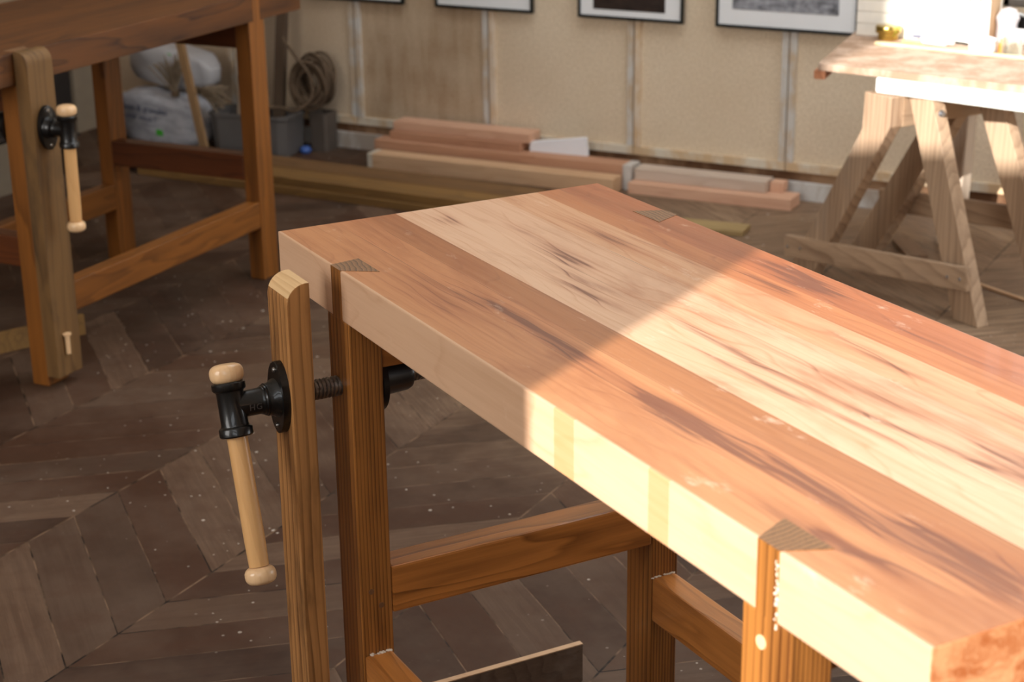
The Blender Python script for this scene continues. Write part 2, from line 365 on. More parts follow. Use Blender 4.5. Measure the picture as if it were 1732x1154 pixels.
def top_material():
    t = NT('maple_lamination', .42, 0, .4, .08); v = t.coord(); x, y, z = t.sep(v)
    wv = t.noise(t.scale(v, (1.3, 5, 5)), 1, 3)
    # strip map by depth y ; plank index
    yb = [0, .098, .148, .202, .300, .392, .468, .512]
    yd = t.math('DIVIDE', y, .6)
    def strips(vals):
        st = []
        for a, c in zip(yb, vals): st.append((max(0, a / .6), c))
        return t.ramp(yd, st, 'CONSTANT')
    light = strips([srgb(194, 134, 88), srgb(194, 132, 86), srgb(170, 110, 66), srgb(220, 180, 148), srgb(216, 174, 142), srgb(208, 158, 120), srgb(184, 116, 70), srgb(170, 98, 56)])
    dark = strips([srgb(158, 98, 60), srgb(148, 88, 52), srgb(140, 84, 50), srgb(194, 138, 96), srgb(184, 124, 82), srgb(178, 110, 64), srgb(144, 80, 46), srgb(130, 66, 38)])
    sid = strips([.05, .17, .29, .41, .53, .65, .77, .93])
    offx = t.math('MULTIPLY', sid, 37.0)
    vx = t.math('ADD', x, offx)
    def st_noise(ax, ac, det=4, rg=.55, dist=0, dz=0):
        return t.noise(t.comb(t.math('MULTIPLY', vx, ax), t.math('MULTIPLY', y, ac), t.math('ADD', t.math('MULTIPLY', z, ac), dz)), 1, det, rg, dist)
    big = st_noise(1.6, 16, 4, .55, .5)
    fine = st_noise(4, 90, 4, .6)
    fib = st_noise(9, 420, 2, .6)
    lines = t.math('FRACT', t.math('ADD', t.math('MULTIPLY', y, 34), t.math('MULTIPLY', st_noise(1.2, 5, 3, .5, .3, 4), 11)))
    ln = t.ramp(lines, [(0, 0), (.8, .12), (.93, 1), (1, 0)])
    k = t.math('ADD', t.math('MULTIPLY', t.math('SUBTRACT', big, .45), 1.5), t.math('MULTIPLY', t.math('SUBTRACT', fine, .5), 1.1))
    k = t.math('ADD', k, t.math('MULTIPLY', ln, .36))
    k = t.math('ADD', k, t.math('MULTIPLY', t.math('SUBTRACT', fib, .5), .45), clamp=True)
    c = t.mix(k, light, dark)
    # heartwood streaks and smudges: (x, y, half length, half width, strength)
    warp = t.math('MULTIPLY', t.math('SUBTRACT', wv, .5), .09)
    yw = t.math('ADD', y, warp)
    xw = t.math('ADD', x, t.math('MULTIPLY', t.math('SUBTRACT', t.noise(t.scale(v, (6, 30, 1)), 1, 4), .5), .25))
    tot = None
    for sx, sy, hl, hw, stg in [(.62, .112, .17, .016, 1.0), (.55, .150, .10, .012, .5), (.40, .085, .12, .03, .35),
                                (1.20, .112, .22, .020, 1.1), (1.44, .125, .10, .03, .8), (.96, .105, .07, .018, .8), (1.0, .088, .10, .012, .4),
                                (.36, .325, .07, .020, .9), (.46, .290, .10, .012, .8), (.52, .262, .09, .012, .7), (.22, .340, .07, .010, .5),
                                (.06, .262, .05, .020, .7), (.80, .300, .14, .010, .6), (1.0, .262, .20, .008, .6), (1.15, .300, .22, .007, .6), (1.28, .335, .07, .024, .8), (1.02, .345, .16, .008, .5), (.70, .345, .10, .009, .4),
                                (.30, .425, .10, .010, .6), (.45, .452, .14, .007, .6), (.62, .560, .12, .030, .9), (.60, .500, .10, .018, .7), (.25, .540, .14, .018, .4), (.92, .435, .12, .012, .5),
                                (1.22, .43, .12, .014, .7), (.95, .53, .3, .006, .4), (.13, .09, .05, .03, .25), (1.30, .05, .12, .010, .6), (1.42, .065, .08, .012, .6), (.80, .07, .12, .03, .25), (.45, .04, .12, .02, .35)]:
        dx = t.math('DIVIDE', t.math('SUBTRACT', xw, sx), hl); dy = t.math('DIVIDE', t.math('SUBTRACT', yw, sy), hw)
        q = t.math('ADD', t.math('MULTIPLY', dx, dx), t.math('MULTIPLY', dy, dy))
        g = t.math('MULTIPLY', t.math('POWER', 2.718, t.math('MULTIPLY', q, -1.0)), stg)
        tot = g if tot is None else t.math('ADD', tot, g)
    topf = t.smooth(z, BH - .02, BH - .001)
    tex = t.math('MULTIPLY', t.math('ADD', t.smooth(fine, .38, .62), t.math('ADD', t.smooth(big, .25, .6), t.math('MULTIPLY', ln, 1.5))), .8)
    sm = t.math('MULTIPLY', t.math('MULTIPLY', tot, tex), topf, clamp=True)
    c = t.mix(t.math('MULTIPLY', sm, .85), c, t.mix(sm, srgb(176, 100, 56), srgb(108, 56, 36)))
    blo = t.noise(t.scale(v, (2.2, 9, 1)), 1.0, 5, .65, .4)
    c = t.mix(t.math('MULTIPLY', t.math('MULTIPLY', t.smooth(blo, .48, .72), topf), .55), c, srgb(156, 92, 52))
    # glue lines
    gl = None
    for b in yb[1:]:
        q = t.math('LESS_THAN', t.math('ABSOLUTE', t.math('SUBTRACT', y, b)), .0006)
        gl = q if gl is None else t.math('MAXIMUM', gl, q)
    gm = t.noise(t.scale(v, (5, 3, 3)), 1, 2)
    c = t.mix(t.math('MULTIPLY', t.math('MULTIPLY', gl, t.smooth(gm, .42, .62)), .6), c, srgb(96, 56, 36))
    # front face: two darker repair patches
    fy = t.math('LESS_THAN', y, .004)
    c = t.mix(t.math('MULTIPLY', fy, .75), c, t.mix(t.math('MULTIPLY', k, .7), srgb(216, 182, 152), srgb(194, 148, 110)))  # front face painted paler than the plank's top, standing in for stronger sunlight
    for a, b in ((.878, .924), (1.082, 1.122)):
        pm = t.math('MULTIPLY', t.math('MULTIPLY', t.math('GREATER_THAN', x, a), t.math('LESS_THAN', x, b)), fy)
        c = t.mix(t.math('MULTIPLY', pm, t.math('ADD', .35, t.math('MULTIPLY', fine, .5))), c, srgb(196, 138, 84))
    # dusty scuffs
    du = t.noise(t.scale(v, (9, 22, 9)), 1, 6, .7)
    c = t.mix(t.math('MULTIPLY', t.smooth(du, .6, .74), .45), c, srgb(236, 212, 188))
    t.col(c)
    t.lk(t.math('ADD', .34, t.math('MULTIPLY', fine, .25)), t.b.inputs['Roughness'])
    t.bump(t.math('ADD', fib, t.math('MULTIPLY', fine, .5)), .12, .0008)
    return t.m
def end_material():
    t = NT('bench_end_grain', .5, 0, .4); v = t.coord()
    n = t.noise(t.scale(v, (1, 9, 12)), 1.6, 4, .6, 1.5); n2 = t.noise(v, 260, 2)
    s_ = t.sep(v)
    fr = t.math('FRACT', t.math('ADD', t.math('MULTIPLY', t.math('ADD', s_[1], s_[2]), 20), t.math('MULTIPLY', n, 8)))
    c = t.mix(t.ramp(n, [(.38, 0), (.6, 1)]), srgb(222, 158, 110), srgb(176, 98, 52))
    c = t.mix(t.math('MULTIPLY', t.ramp(fr, [(0, 0), (.7, .2), (.92, 1), (1, 0)]), .4), c, srgb(226, 160, 110))
    c = t.mix(t.math('MULTIPLY', t.smooth(n2, .55, .7), .3), c, srgb(236, 186, 140)); t.col(c); return t.m
TOPM = top_material(); ENDM = end_material()
TOPM2 = wood('dark_bench_top', srgb(104, 62, 25), srgb(42, 22, 9), 'X', 30, 1.1, .6)
LEGM = wood('oiled_leg', srgb(164, 106, 50), srgb(72, 36, 12), 'Z', 75, 1.4, .38, .15, (srgb(96, 64, 38), .4), wave=.18, cross=2.2)
RAILX = wood('oiled_rail_long', srgb(184, 118, 58), srgb(104, 56, 22), 'X', 30, .8, .35, .15)
RAILY = wood('oiled_rail_short', srgb(186, 118, 56), srgb(92, 50, 18), 'Y', 34, 1.1, .35, .15)
LEGM2 = wood('dark_oiled_leg', srgb(138, 84, 32), srgb(66, 36, 10), 'Z', 40, .9, .45, .1, wave=.6)
RAILX2 = wood('dark_oiled_rail', srgb(138, 84, 32), srgb(76, 42, 13), 'X', 30, .8, .45, .1)
RAILY2 = wood('dark_oiled_short_rail', srgb(98, 50, 20), srgb(46, 22, 8), 'Y', 30, .8, .45, .1)
TENON = endgrain('tenon_end_grain', srgb(166, 122, 80), srgb(74, 52, 36), .20, -.12, 130)
CHOPM = wood('vise_chop_wood', srgb(180, 128, 76), srgb(88, 52, 24), 'Z', 60, 1.15, .45, .1, (srgb(78, 52, 28), .7), wave=.35, cross=1.3)
CHOPE = wood('vise_chop_end', srgb(222, 186, 138), srgb(170, 120, 74), 'X', 90, .7, .6)
CHOPM2 = wood('weathered_chop_wood', srgb(120, 88, 50), srgb(56, 36, 18), 'Z', 40, .9, .6, 0, (srgb(66, 50, 30), .6), wave=.5)
IRON = plain('black_iron', srgb(15, 15, 16), .36, .4, .1, 60, .6, .35)
STEEL = plain('screw_steel', srgb(150, 144, 138), .3, .9, .2, 80)
BEECH = wood('beech_handle', srgb(220, 172, 116), srgb(196, 144, 90), 'Z', 60, .5, .28, .35)
KNOBM = wood('beech_knob', srgb(230, 192, 148), srgb(212, 166, 118), 'Z', 90, .5, .3, .3)
PEG = plain('peg_end', srgb(120, 80, 48), .6)
GLUE = plain('dried_glue', srgb(214, 196, 176), .6)
RINGM = plain('bare_steel_ring', srgb(176, 172, 166), .35, .9)

def bench(loc, rz, L, fl, frx, label, vise_handle_tilt, second=False, slide=0.0, hand=0):
    root = empty('workbench', loc, rz, label, 'workbench')
    W = BW if not second else .61
    z0 = BH - BT
    bm = NB(); box(bm, 0, L, 0, W, z0, BH, .0022)
    for q in bm.faces:
        if abs(q.normal.x) > .9: q.material_index = 1
    link('tabletop', bm, [TOPM if not second else TOPM2, ENDM if not second else TOPM2], root)
    for lx in (fl, frx):
        for back in (0, 1):
            bm = NB(); ya, yb_ = (0, LD) if not back else (W - LD, W)
            box(bm, lx, lx + LW, ya + .0004, yb_ - .0004, 0, z0 + .0005, .003)
            e = .0006; cxm = lx + LW / 2
            if not back: cf = cxm + (.002 if lx == fl else 0); pts = [(cf - .0175, -e), (cf + .0175, -e), (cxm + .054, .048) if lx == fl else (cxm + .040, .048), (cxm - .024, .048) if lx == fl else (cxm - .040, .048)]
            else: pts = [(cxm - .039, W - .048), (cxm + .039, W - .048), (cxm + .017, W + e), (cxm - .017, W + e)]
            prism(bm, pts, z0 - .001, BH + e, 0, 0, 1)
            lg = link('leg', bm, [LEGM2 if second else LEGM, TENON], root)
            if not back and not second and lx == frx: pass
    # stretchers and rails
    xs0 = fl + LW; xs1 = frx
    for yy in (0.002, W - LD + .001):
        bm = NB(); box(bm, xs0, xs1, yy, yy + .046, .169, .251, .004); link('long_stretcher', bm, RAILX2 if second else RAILX, root)
    for lx, sgn in ((fl, 1), (frx, -1)):
        a = lx + LW - .054 if sgn > 0 else lx
        if second and sgn < 0: a = lx
        bm = NB(); box(bm, a, a + .054, LD, W - LD, .314, .394, .004); link('short_stretcher', bm, RAILY2 if second else RAILY, root)
        bm = NB(); box(bm, a + .004, a + .046, LD, W - LD, .722, z0, .003); link('upper_rail', bm, RAILY2 if second else RAILY, root)
    # draw-bore pegs and glue squeeze-out
    bm = NB()
    for (yy, zz) in ((.018, .360), (.034, .333)):
        lathe(bm, [(0, .0008), (.0045, .0008), (.0048, 0), (.0048, -.01)], 16, Matrix.Translation((fl + LW, yy, zz)) @ zto((1, 0, 0)))
    link('drawbore_peg', bm, PEG, root, True)
    if not second:
        bm = NB(); lathe(bm, [(0, .0008), (.0075, .0008), (.0078, 0), (.0078, -.01)], 20, Matrix.Translation((frx + .033, 0, .770)) @ zto((0, -1, 0)))
        tag(link('front_peg', bm, KNOBM, root, True), 'pale round peg end')
        bm = NB(); random.seed(3)
        for k in range(26):
            s_ = random.uniform(.0012, .003)
            px, py = fl + LW + random.uniform(.0, .004), random.uniform(.01, .046)
            lathe(bm, [(0, s_), (s_ * .8, s_ * .6), (s_, 0)], 8, Matrix.Translation((px, py, .251)))
        for k in range(24):
            s_ = random.uniform(.001, .0026)
            py, px = W - LD - random.uniform(0, .002) + random.uniform(.0, .05), fl + LW + random.uniform(0, .003)
            lathe(bm, [(0, s_), (s_ * .8, s_ * .6), (s_, 0)], 8, Matrix.Translation((px, py, .251)))
        for k in range(36):
            s_ = random.uniform(.0008, .002)
            lathe(bm, [(0, s_), (s_ * .8, s_ * .6), (s_, 0)], 8, Matrix.Translation((frx + .056 + random.uniform(-.003, .002), -.0006, random.uniform(z0 - .006, BH - .01))) @ zto((0, -1, 0)))
        tag(link('glue_bead', bm, GLUE, root, True), 'whitish dried glue', kind='stuff')
    # ---- leg vise
    cx = fl + .032 if not second else fl + .042; zs = .692 if not second else .690
    yi, yo = (-.055, -.090) if not second else (-.003, -.043)
    cw = .078 if not second else .094
    bm = NB()
    R_ = .03; top = .874 if not second else .885
    prof = [(yi, .03), (yo, .03), (yo, top - R_)]
    for k in range(1, 8):
        a = k / 8 * PI / 2; prof.append((yo + R_ - R_ * math.cos(a), top - R_ + R_ * math.sin(a)))
    prof += [(yo + R_, top), (yi + .001, top)]
    prism(bm, prof, cx - cw / 2, cx + cw / 2, .0016, axis='X')
    bm.normal_update()
    for q in bm.faces:
        c_ = q.calc_center_median()
        if abs(q.normal.z) > .3 and c_.z > top - .025 and abs(q.normal.x) < .7: q.material_index = 1
    link('vise_chop', bm, [CHOPM if not second else CHOPM2, CHOPE if not second else CHOPM2], root)
    # screw
    bm = NB(); seg = 24; y0_, y1_ = yo - .01, .27; n = 380; rings = []
    for j in range(n + 1):
        yy = y0_ + (y1_ - y0_) * j / n; ring = []
        for i in range(seg):
            a = 2 * PI * i / seg; fr_ = (yy / .0062 - i / seg) % 1.0
            rr = .0158 if fr_ < .5 else .0128
            ring.append(bm.verts.new((cx + rr * math.cos(a), yy, zs + rr * math.sin(a))))
        rings.append(ring)
    for A, B in zip(rings, rings[1:]):
        for i in range(seg): bm.faces.new((A[i], A[(i + 1) % seg], B[(i + 1) % seg], B[i]))
    bm.faces.new(rings[0]); bm.faces.new(rings[-1])
    tag(link('vise_screw', bm, STEEL, root, True), 'threaded steel screw')
    # flange: pointed oval plate with boss
    def oval(bm, yA, yB, hw, hh):
        pts = []
        for i in range(40):
            a = 2 * PI * i / 40
            pts.append((cx + hw * math.copysign(abs(math.cos(a)) ** 1.15, math.cos(a)), zs + hh * math.sin(a)))
        prism(bm, pts, yA, yB, .002, axis='Y')
    bm = NB(); oval(bm, yo - .0115, yo, .033, .057)
    M = Matrix.Translation((cx, yo - .010, zs)) @ zto((0, -1, 0))
    lathe(bm, [(0, 0), (.030, 0), (.028, .006), (.0255, .009), (.0245, .018), (0, .018)], 36, M)
    fl_ = link('vise_flange', bm, IRON, root, True)
    for s_ in (-1, 1):
        bm = NB(); lathe(bm, [(0, .0035), (.0032, .003), (.0045, .0005), (.0045, 0)], 14, Matrix.Translation((cx, yo - .0115, zs + s_ * .044)) @ zto((0, -1, 0)))
        link('bolt', bm, STEEL, fl_, True)
    # tee branch (turned by the handle)
    yt = yo - (.080 if not second else .070); TB = yo + .090
    bm = NB()
    M = Matrix.Translation((cx, TB, zs)) @ zto((0, -1, 0))
    lathe(bm, [(0, .112), (.0225, .112), (.0232, .1135), (.0232, .121), (.0212, .1225), (.0212, .125), (.0205, .126), (.0198, .128), (.0195, .165), (0, .166)], 40, M)
    d = Vector((math.sin(vise_handle_tilt), 0, -math.cos(vise_handle_tilt)))
    Mh = Matrix.Translation((cx, yt, zs)) @ zto(-d)
    lathe(bm, [(.014, .036), (.0235, .036), (.0252, .034), (.0252, .026), (.0238, .024), (.0212, .0225), (.0203, .02), (.0203, -.027), (.0212, -.0295), (.0238, -.031), (.0252, -.033), (.0252, -.043), (.0235, -.045), (.014, -.045)], 44, Mh)
    tee = link('tee_fitting', bm, IRON, root, True)
    bm = NB(); lathe(bm, [(.0185, .1085), (.0235, .1085), (.0235, .1118), (.0185, .1118)], 40, M); link('washer_ring', bm, RINGM, tee, True)
    if not second:
        try:
            cu = bpy.data.curves.new('casting_mark', 'FONT'); cu.body = 'HG'; cu.size = .013; cu.extrude = .0004; cu.align_x = 'CENTER'; cu.align_y = 'CENTER'; cu.space_character = 1.2
            to = bpy.data.objects.new('tmp', cu); C.objects.link(to)
            dg = bpy.context.evaluated_depsgraph_get(); me = bpy.data.meshes.new_from_object(to.evaluated_get(dg))
            bpy.data.objects.remove(to)
            me.materials.clear(); me.materials.append(plain('cast_letter_metal', srgb(96, 92, 90), .4, .6))
            lo = bpy.data.objects.new('casting_mark', me); C.objects.link(lo); lo.parent = tee
            lo.matrix_local = Matrix.Translation((cx + .0199, yt + .030, zs - .001)) @ Matrix(((0, 0, 1, 0), (1, 0, 0, 0), (0, 1, 0, 0), (0, 0, 0, 1)))
            lo['label'] = 'raised cast letters on the black fitting'
        except Exception as e_: print('text', e_)
    # handle
    hl0, hl1 = (.045, -.250) if not second else (.045, -.245)
    bm = NB(); lathe(bm, [(0, .04), (.0155, .04), (.0155, -.12), (.0158, -.20), (.0150, hl1 + .01), (0, hl1 + .01)], 32)
    ho = link('vise_handle', bm, BEECH, root, True); ho.matrix_local = Mh
    for zc, s_ in ((.0485, 1), (hl1 - .004, -1)):
        bm = NB(); kr, kh = (.0255, .0150) if s_ > 0 else (.0235, .0140)
        pr = []
        for k in range(17):
            a = -PI / 2 + PI * k / 16
            ca, sa = math.cos(a), math.sin(a)
            pr.append((max(0, kr * (abs(ca) ** .55)), kh * math.copysign(abs(sa) ** .8, sa)))
        pr[0] = (0, -kh); pr[-1] = (0, kh)
        lathe(bm, pr, 36, Matrix.Translation((0, 0, zc))); link('handle_knob', bm, KNOBM, ho, True)
    # nut at back of leg
    bm = NB(); M2 = Matrix.Translation((cx, LD, zs)) @ zto((0, 1, 0))
    lathe(bm, [(.016, 0), (.050, 0), (.050, .009), (.032, .011), (.029, .016), (.027, .055), (.024, .062), (.016, .062)], 36, M2)
    link('vise_nut', bm, IRON, root, True)
    if second:
        bm = NB(); lathe(bm, [(0, -.03), (.006, -.03), (.0065, .02), (.011, .021), (.011, .026), (0, .026)], 14, Matrix.Translation((cx - .01, yo - .007, .12)))
        link('guide_pin', bm, KNOBM, root, True)
    return root

RZ1 = math.atan2(-.5452, .8383)
bench((2.451, -3.709, 0), RZ1, 1.53, .190, 1.257, 'large pale laminated workbench in front with sunlit top and black pipe-handle leg vise', math.radians(17.5))
bench((0.919, -2.866, 0), math.atan2(.99907, -.04321), 1.50, .194, 1.216, 'darker workbench at the back left with orange-brown legs and weathered vise chop', math.radians(-1.0), True)

# ================================================================== TRESTLE TABLE
TRW = wood('weathered_trestle_wood', srgb(186, 158, 130), srgb(112, 84, 62), 'Z', 55, .8, .75, 0, (srgb(150, 136, 122), .4), wave=.6)
TRH = wood('weathered_trestle_rail', srgb(182, 154, 126), srgb(112, 84, 62), 'X', 55, .8, .75, 0, (srgb(150, 136, 122), .4), wave=.6)
BOLTM = plain('zinc_bolt', srgb(176, 178, 182), .35, .9)
tr = empty('trestle', (2.62, -.96, 0), math.atan2(-.505, .863), 'weathered wooden trestle with crossed legs carrying the left of the cluttered table', 'trestle')
def leg_q(y0, y1, pts, name='leg', mm=None):
    bm = NB(); prism(bm, pts, y0, y1, .003, axis='Y'); return link(name, bm, mm or TRW, tr)
# front frame, local x along the frame, y along the beam
leg_q(-.045, .0, [(-.362, 0), (-.255, 0), (.054, .525), (.054, .612), (-.057, .612), (-.057, .500)])
leg_q(.02, .065, [(.288, 0), (.386, 0), (.150, .612), (.0555, .612)])
leg_q(.28, .33, [(-.442, 0), (-.335, 0), (.000, .519), (-.110, .519)])
leg_q(.24, .28, [(.400, 0), (.495, 0), (.190, .612), (.094, .612)])
bm = NB(); box(bm, -.0565, .0545, .0005, .52, .520, .612, .004); link('beam', bm, wood('weathered_beam', srgb(176, 148, 120), srgb(112, 84, 62), 'Y', 55, .8, .75), tr)
bm = NB(); obox(bm, (-.362, -.058, .077), (.352, .007, .138), (.09, 1, 0), .024, .068, .003); link('brace', bm, TRH, tr)
bm = NB(); prism(bm, [(-.37, .130), (.40, .22), (.39, .29), (-.38, .20)], .331, .353, .003, axis='Y'); link('brace', bm, TRH, tr)
for px, pz, py in ((-.345, .078, -.0690), (-.29, .084, -.0640), (.285, .132, -.0115), (.33, .136, -.0075)):
    bm = NB(); lathe(bm, [(0, .003), (.0045, .002), (.005, 0), (.005, -.01)], 12, Matrix.Translation((px, py, pz)) @ zto((0, -1, 0)))
    link('bolt', bm, BOLTM, tr, True)
bm = NB(); lathe(bm, [(0, .012), (.006, .012), (.006, .003), (.011, .003), (.011, 0), (0, 0)], 12, Matrix.Translation((.165, .042, .575)) @ zto((1, 0, 0))); link('bolt', bm, BOLTM, tr, True)
bm = NB(); obox(bm, (2.668, -.34, 0), (2.685, -.34, .655), (1, -.35, 0), .075, .055, .003)
tag(link('wooden_post', bm, wood('pale_post_wood', srgb(206, 190, 172), srgb(156, 134, 114), 'Z', 50, .6, .7)), 'pale grey upright timber post behind the trestle legs', 'post')
bm = NB(); obox(bm, (3.55, -.95, 0), (3.52, -.95, .612), (1, -.1, 0), .08, .06, .003); tag(link('wooden_post', bm, TRW), 'weathered post propping the right end of the cluttered table', 'post')

TT = (2.398, -.954), (2.316, -.337), (3.70, -.42), (3.70, -1.145)
bm = NB(); prism(bm, list(TT), .659, .680, .002)
tm = scuffed('worn_table_board', srgb(158, 130, 108), srgb(186, 160, 140), 7)
tt = link('table_board', bm, tm)
tag(tt, 'worn wooden table board lying on the trestle, cluttered with small tools', 'table board')
bm = NB(); 
P0 = Vector((2.402, -.950, .645)); P1 = Vector((2.325, -.36, .645)); obox(bm, P0, P1, (1, 0, 0), .034, .026, .002)
link('edge_batten', bm, wood('batten_red', srgb(200, 136, 98), srgb(150, 92, 62), 'Y', 40, .6, .7), tt)
for o_ in tt.children: o_.parent = tt
bm = NB(); obox(bm, (2.600, -.905, .6365), (3.60, -1.125, .6365), (.2, 1, 0), .16, .043, .003)
tag(link('painted_plank', bm, plain('bright_white_paint', srgb(236, 238, 232), .5, vary=.04)), 'white painted plank under the front edge of the cluttered table board', 'plank')

TZ = .680
# white slatted crate
WHP = plain('crate_white_paint', srgb(244, 240, 230), .6, vary=.03, sc_=40)
BARE = plain('bare_crate_wood', srgb(196, 160, 120), .7)
cr = empty('slatted_crate', (2.345, -.44, TZ), math.radians(-1), 'white painted slatted crate at the back of the cluttered table', 'crate')
for k in range(4):
    bm = NB(); box(bm, 0, .42, 0, .012, .001 + k * .038, .0375 + k * .038, .0018); link('front_slat', bm, WHP, cr)
bm = NB(); box(bm, .4085, .420, .0125, .13, 0, .150, .001); link('side_panel', bm, BARE, cr)
bm = NB(); box(bm, 0, .0115, .0125, .13, 0, .150, .001); link('side_panel', bm, WHP, cr)
bm = NB(); box(bm, 0, .42, .1305, .142, 0, .150, .001); link('back_panel', bm, WHP, cr)
DK = plain('slot_grey', srgb(150, 146, 140), .8)
for k in range(12):
    bm = NB(); lathe(bm, [(0, .0006), (.0055, .0006), (.006, 0), (.006, -.003)], 12, Matrix.Translation((.022 + k * .0335, 0, .134)) @ zto((0, -1, 0))); link('drilled_hole', bm, DK, cr, True)
# brass tin
BR = plain('brass_tin', srgb(186, 160, 84), .22, .95, .1)
tn = empty('round_tin', (2.462, -.480, TZ), 0, 'round brass-coloured tin in front of the white crate', 'tin')
bm = NB(); lathe(bm, [(0, 0), (.030, 0), (.032, .003), (.032, .022), (0, .022)], 36); link('tin_body', bm, BR, tn, True)
bm = NB(); lathe(bm, [(.030, .0225), (.038, .0225), (.040, .025), (.040, .042), (.038, .045), (.030, .046), (0, .0455)], 36); link('lid', bm, BR, tn, True)
GRN = plain('pale_green_plastic', srgb(176, 226, 120), .4)
GRYP = plain('slate_plastic', srgb(110, 112, 128), .45)
def small(name, bm, mm, label, cat, loc, rz=0, sm=True, group=None):
    o = link(name, bm, mm, None, sm, loc, (0, 0, rz)); return tag(o, label, cat, group)
mk = empty('marker_pen', (2.528, -.435, TZ), math.radians(-4), 'thick slate-grey marker lying right of the brass tin', 'marker')
bm = NB(); lathe(bm, [(0, 0), (.009, 0), (.010, .002), (.010, .042), (0, .042)], 16, Matrix.Translation((0, 0, .0102)) @ zto((1, 0, 0))); link('pen_body', bm, GRYP, mk, True)
bm = NB(); lathe(bm, [(0, .0425), (.011, .0425), (.011, .070), (.0095, .072), (0, .072)], 16, Matrix.Translation((0, 0, .0102)) @ zto((1, 0, 0))); link('cap', bm, GRYP, mk, True)
bm = NB(); prism(bm, [(0, 0), (.062, -.004), (.066, .012), (.030, .024), (.006, .020)], 0, .010, .003)
small('plastic_clip', bm, GRN, 'light green plastic clip beside the crumpled white tube', 'clip', (2.520, -.515, TZ), 0, False)
bt = empty('squeeze_tube', (2.578, -.520, TZ), math.radians(-14), 'crumpled white squeeze tube lying behind the long wooden strip', 'tube')
WPL = plain('white_plastic', srgb(236, 236, 240), .35, vary=.04)
bm = NB(); lathe(bm, [(0, 0), (.004, 0), (.016, .012), (.017, .05), (.0165, .085), (.008, .092), (0, .092)], 20, Matrix.Translation((0, 0, .0172)) @ zto((1, 0, 0))); link('tube_body', bm, WPL, bt, True)
bm = NB(); lathe(bm, [(0, .0925), (.008, .0925), (.008, .112), (0, .112)], 16, Matrix.Translation((0, 0, .0172)) @ zto((1, 0, 0))); link('cap', bm, WPL, bt, True)
bm = NB(); tube(bm, [(0, 0, .004), (.05, -.02, .005), (.105, -.050, .006)], .004, 10)
small('black_stylus', bm, plain('black_plastic', srgb(34, 40, 38), .4), 'thin black stylus lying in front of the white crate', 'tool', (2.640, -.455, TZ))
tb = empty('plastic_tub', (2.785, -.590, TZ), 0, 'rounded translucent white tub near the right edge', 'tub')
FRO = NT('frosted_plastic', .35, 0, .5); FRO.b.inputs['Base Color'].default_value = (.9, .9, .88, 1); FRO.b.inputs['Transmission Weight'].default_value = .25; FRO = FRO.m
bm = NB(); lathe(bm, [(0, 0), (.034, 0), (.040, .006), (.041, .024), (.038, .034)], 32); link('tub_body', bm, FRO, tb, True)
bm = NB(); lathe(bm, [(.039, .0342), (.041, .036), (.040, .042), (.030, .046), (0, .047)], 32); link('lid', bm, WPL, tb, True)
GL = NT('jar_glass', .03, 0, .5); GL.b.inputs['Transmission Weight'].default_value = .9; GL.b.inputs['Base Color'].default_value = (.88, .9, .82, 1); GL.b.inputs['IOR'].default_value = 1.3; GL = GL.m
jr = empty('glass_jar', (2.872, -.585, TZ), 0, 'small clear glass jar holding bits beside the white tub', 'jar')
bm = NB(); lathe(bm, [(0, 0), (.028, 0), (.030, .003), (.030, .048), (.027, .054), (.0255, .054), (.0280, .047), (.0282, .005), (0, .004)], 28); link('jar_glass', bm, GL, jr, True)
bm = NB(); random.seed(5)
for k in range(14):
    a = random.uniform(0, 6.28); q = random.uniform(0, .018)
    obox(bm, (q * math.cos(a), q * math.sin(a), .006), (q * math.cos(a) * .6 + .004, q * math.sin(a) * .6, .006 + random.uniform(.012, .03)), (1, 0, 0), .007, .006, .001)
tag(link('wood_bits', bm, BARE, jr), kind='stuff')
bm = NB(); lathe(bm, [(0, 0), (.013, 0), (.014, .002), (.014, .024), (.010, .028), (.007, .030), (.007, .040), (0, .040)], 20)
small('amber_bottle', bm, plain('amber', srgb(196, 132, 66), .25), 'tiny amber bottle between the white tub and glass jar', 'bottle', (2.838, -.560, TZ))
bm = NB(); obox(bm, (2.452, -.575, TZ + .004), (3.30, -.700, TZ + .004), (0, 1, 0), .018, .0078, .001)
small('wooden_strip', bm, plain('pale_strip', srgb(232, 206, 160), .6), 'long thin pale wooden strip lying along the cluttered table', 'strip', (0, 0, 0), 0, False)
bm = NB(); lathe(bm, [(0, 0), (.022, 0), (.024, .002), (.024, .20), (.022, .202), (0, .202)], 24, Matrix.Translation((0, 0, .0242)) @ zto((1, -.1, 0)))
small('grey_roll', bm, plain('grey_cloth_roll', srgb(190, 186, 182), .8), 'grey rolled cloth behind the glass jar', 'roll', (2.80, -.40, TZ))
pl = empty('metal_tool', (2.80, -.30, TZ), math.radians(-20), 'black and chrome tool standing behind the grey roll', 'tool')
bm = NB(); prism(bm, [(0, .05), (.02, .075), (.24, .03), (.24, .0), (.10, 0), (.02, .03)], 0, .03, .003, axis='Y'); link('tool_body', bm, IRON, pl)
bm = NB(); prism(bm, [(.0, .0765), (.02, .0765), (.26, .0325), (.25, .0325)], .002, .028, .001, axis='Y'); link('steel_edge', bm, RINGM, pl)
bm = NB(); random.seed(2); lathe(bm, [(0, 0), (.03, 0), (.034, .02), (.030, .05), (.034, .075), (.022, .098), (0, .105)], 18)
for v_ in bm.verts: v_.co += Vector((random.uniform(-.004, .004), random.uniform(-.004, .004), random.uniform(-.002, .002) if v_.co.z > .001 else 0))
small('crumpled_bag', bm, plain('greyish_plastic_bag', srgb(190, 182, 182), .4), 'crumpled grey plastic bag at the right end of the white crate', 'bag', (2.805, -.455 + .09, TZ))

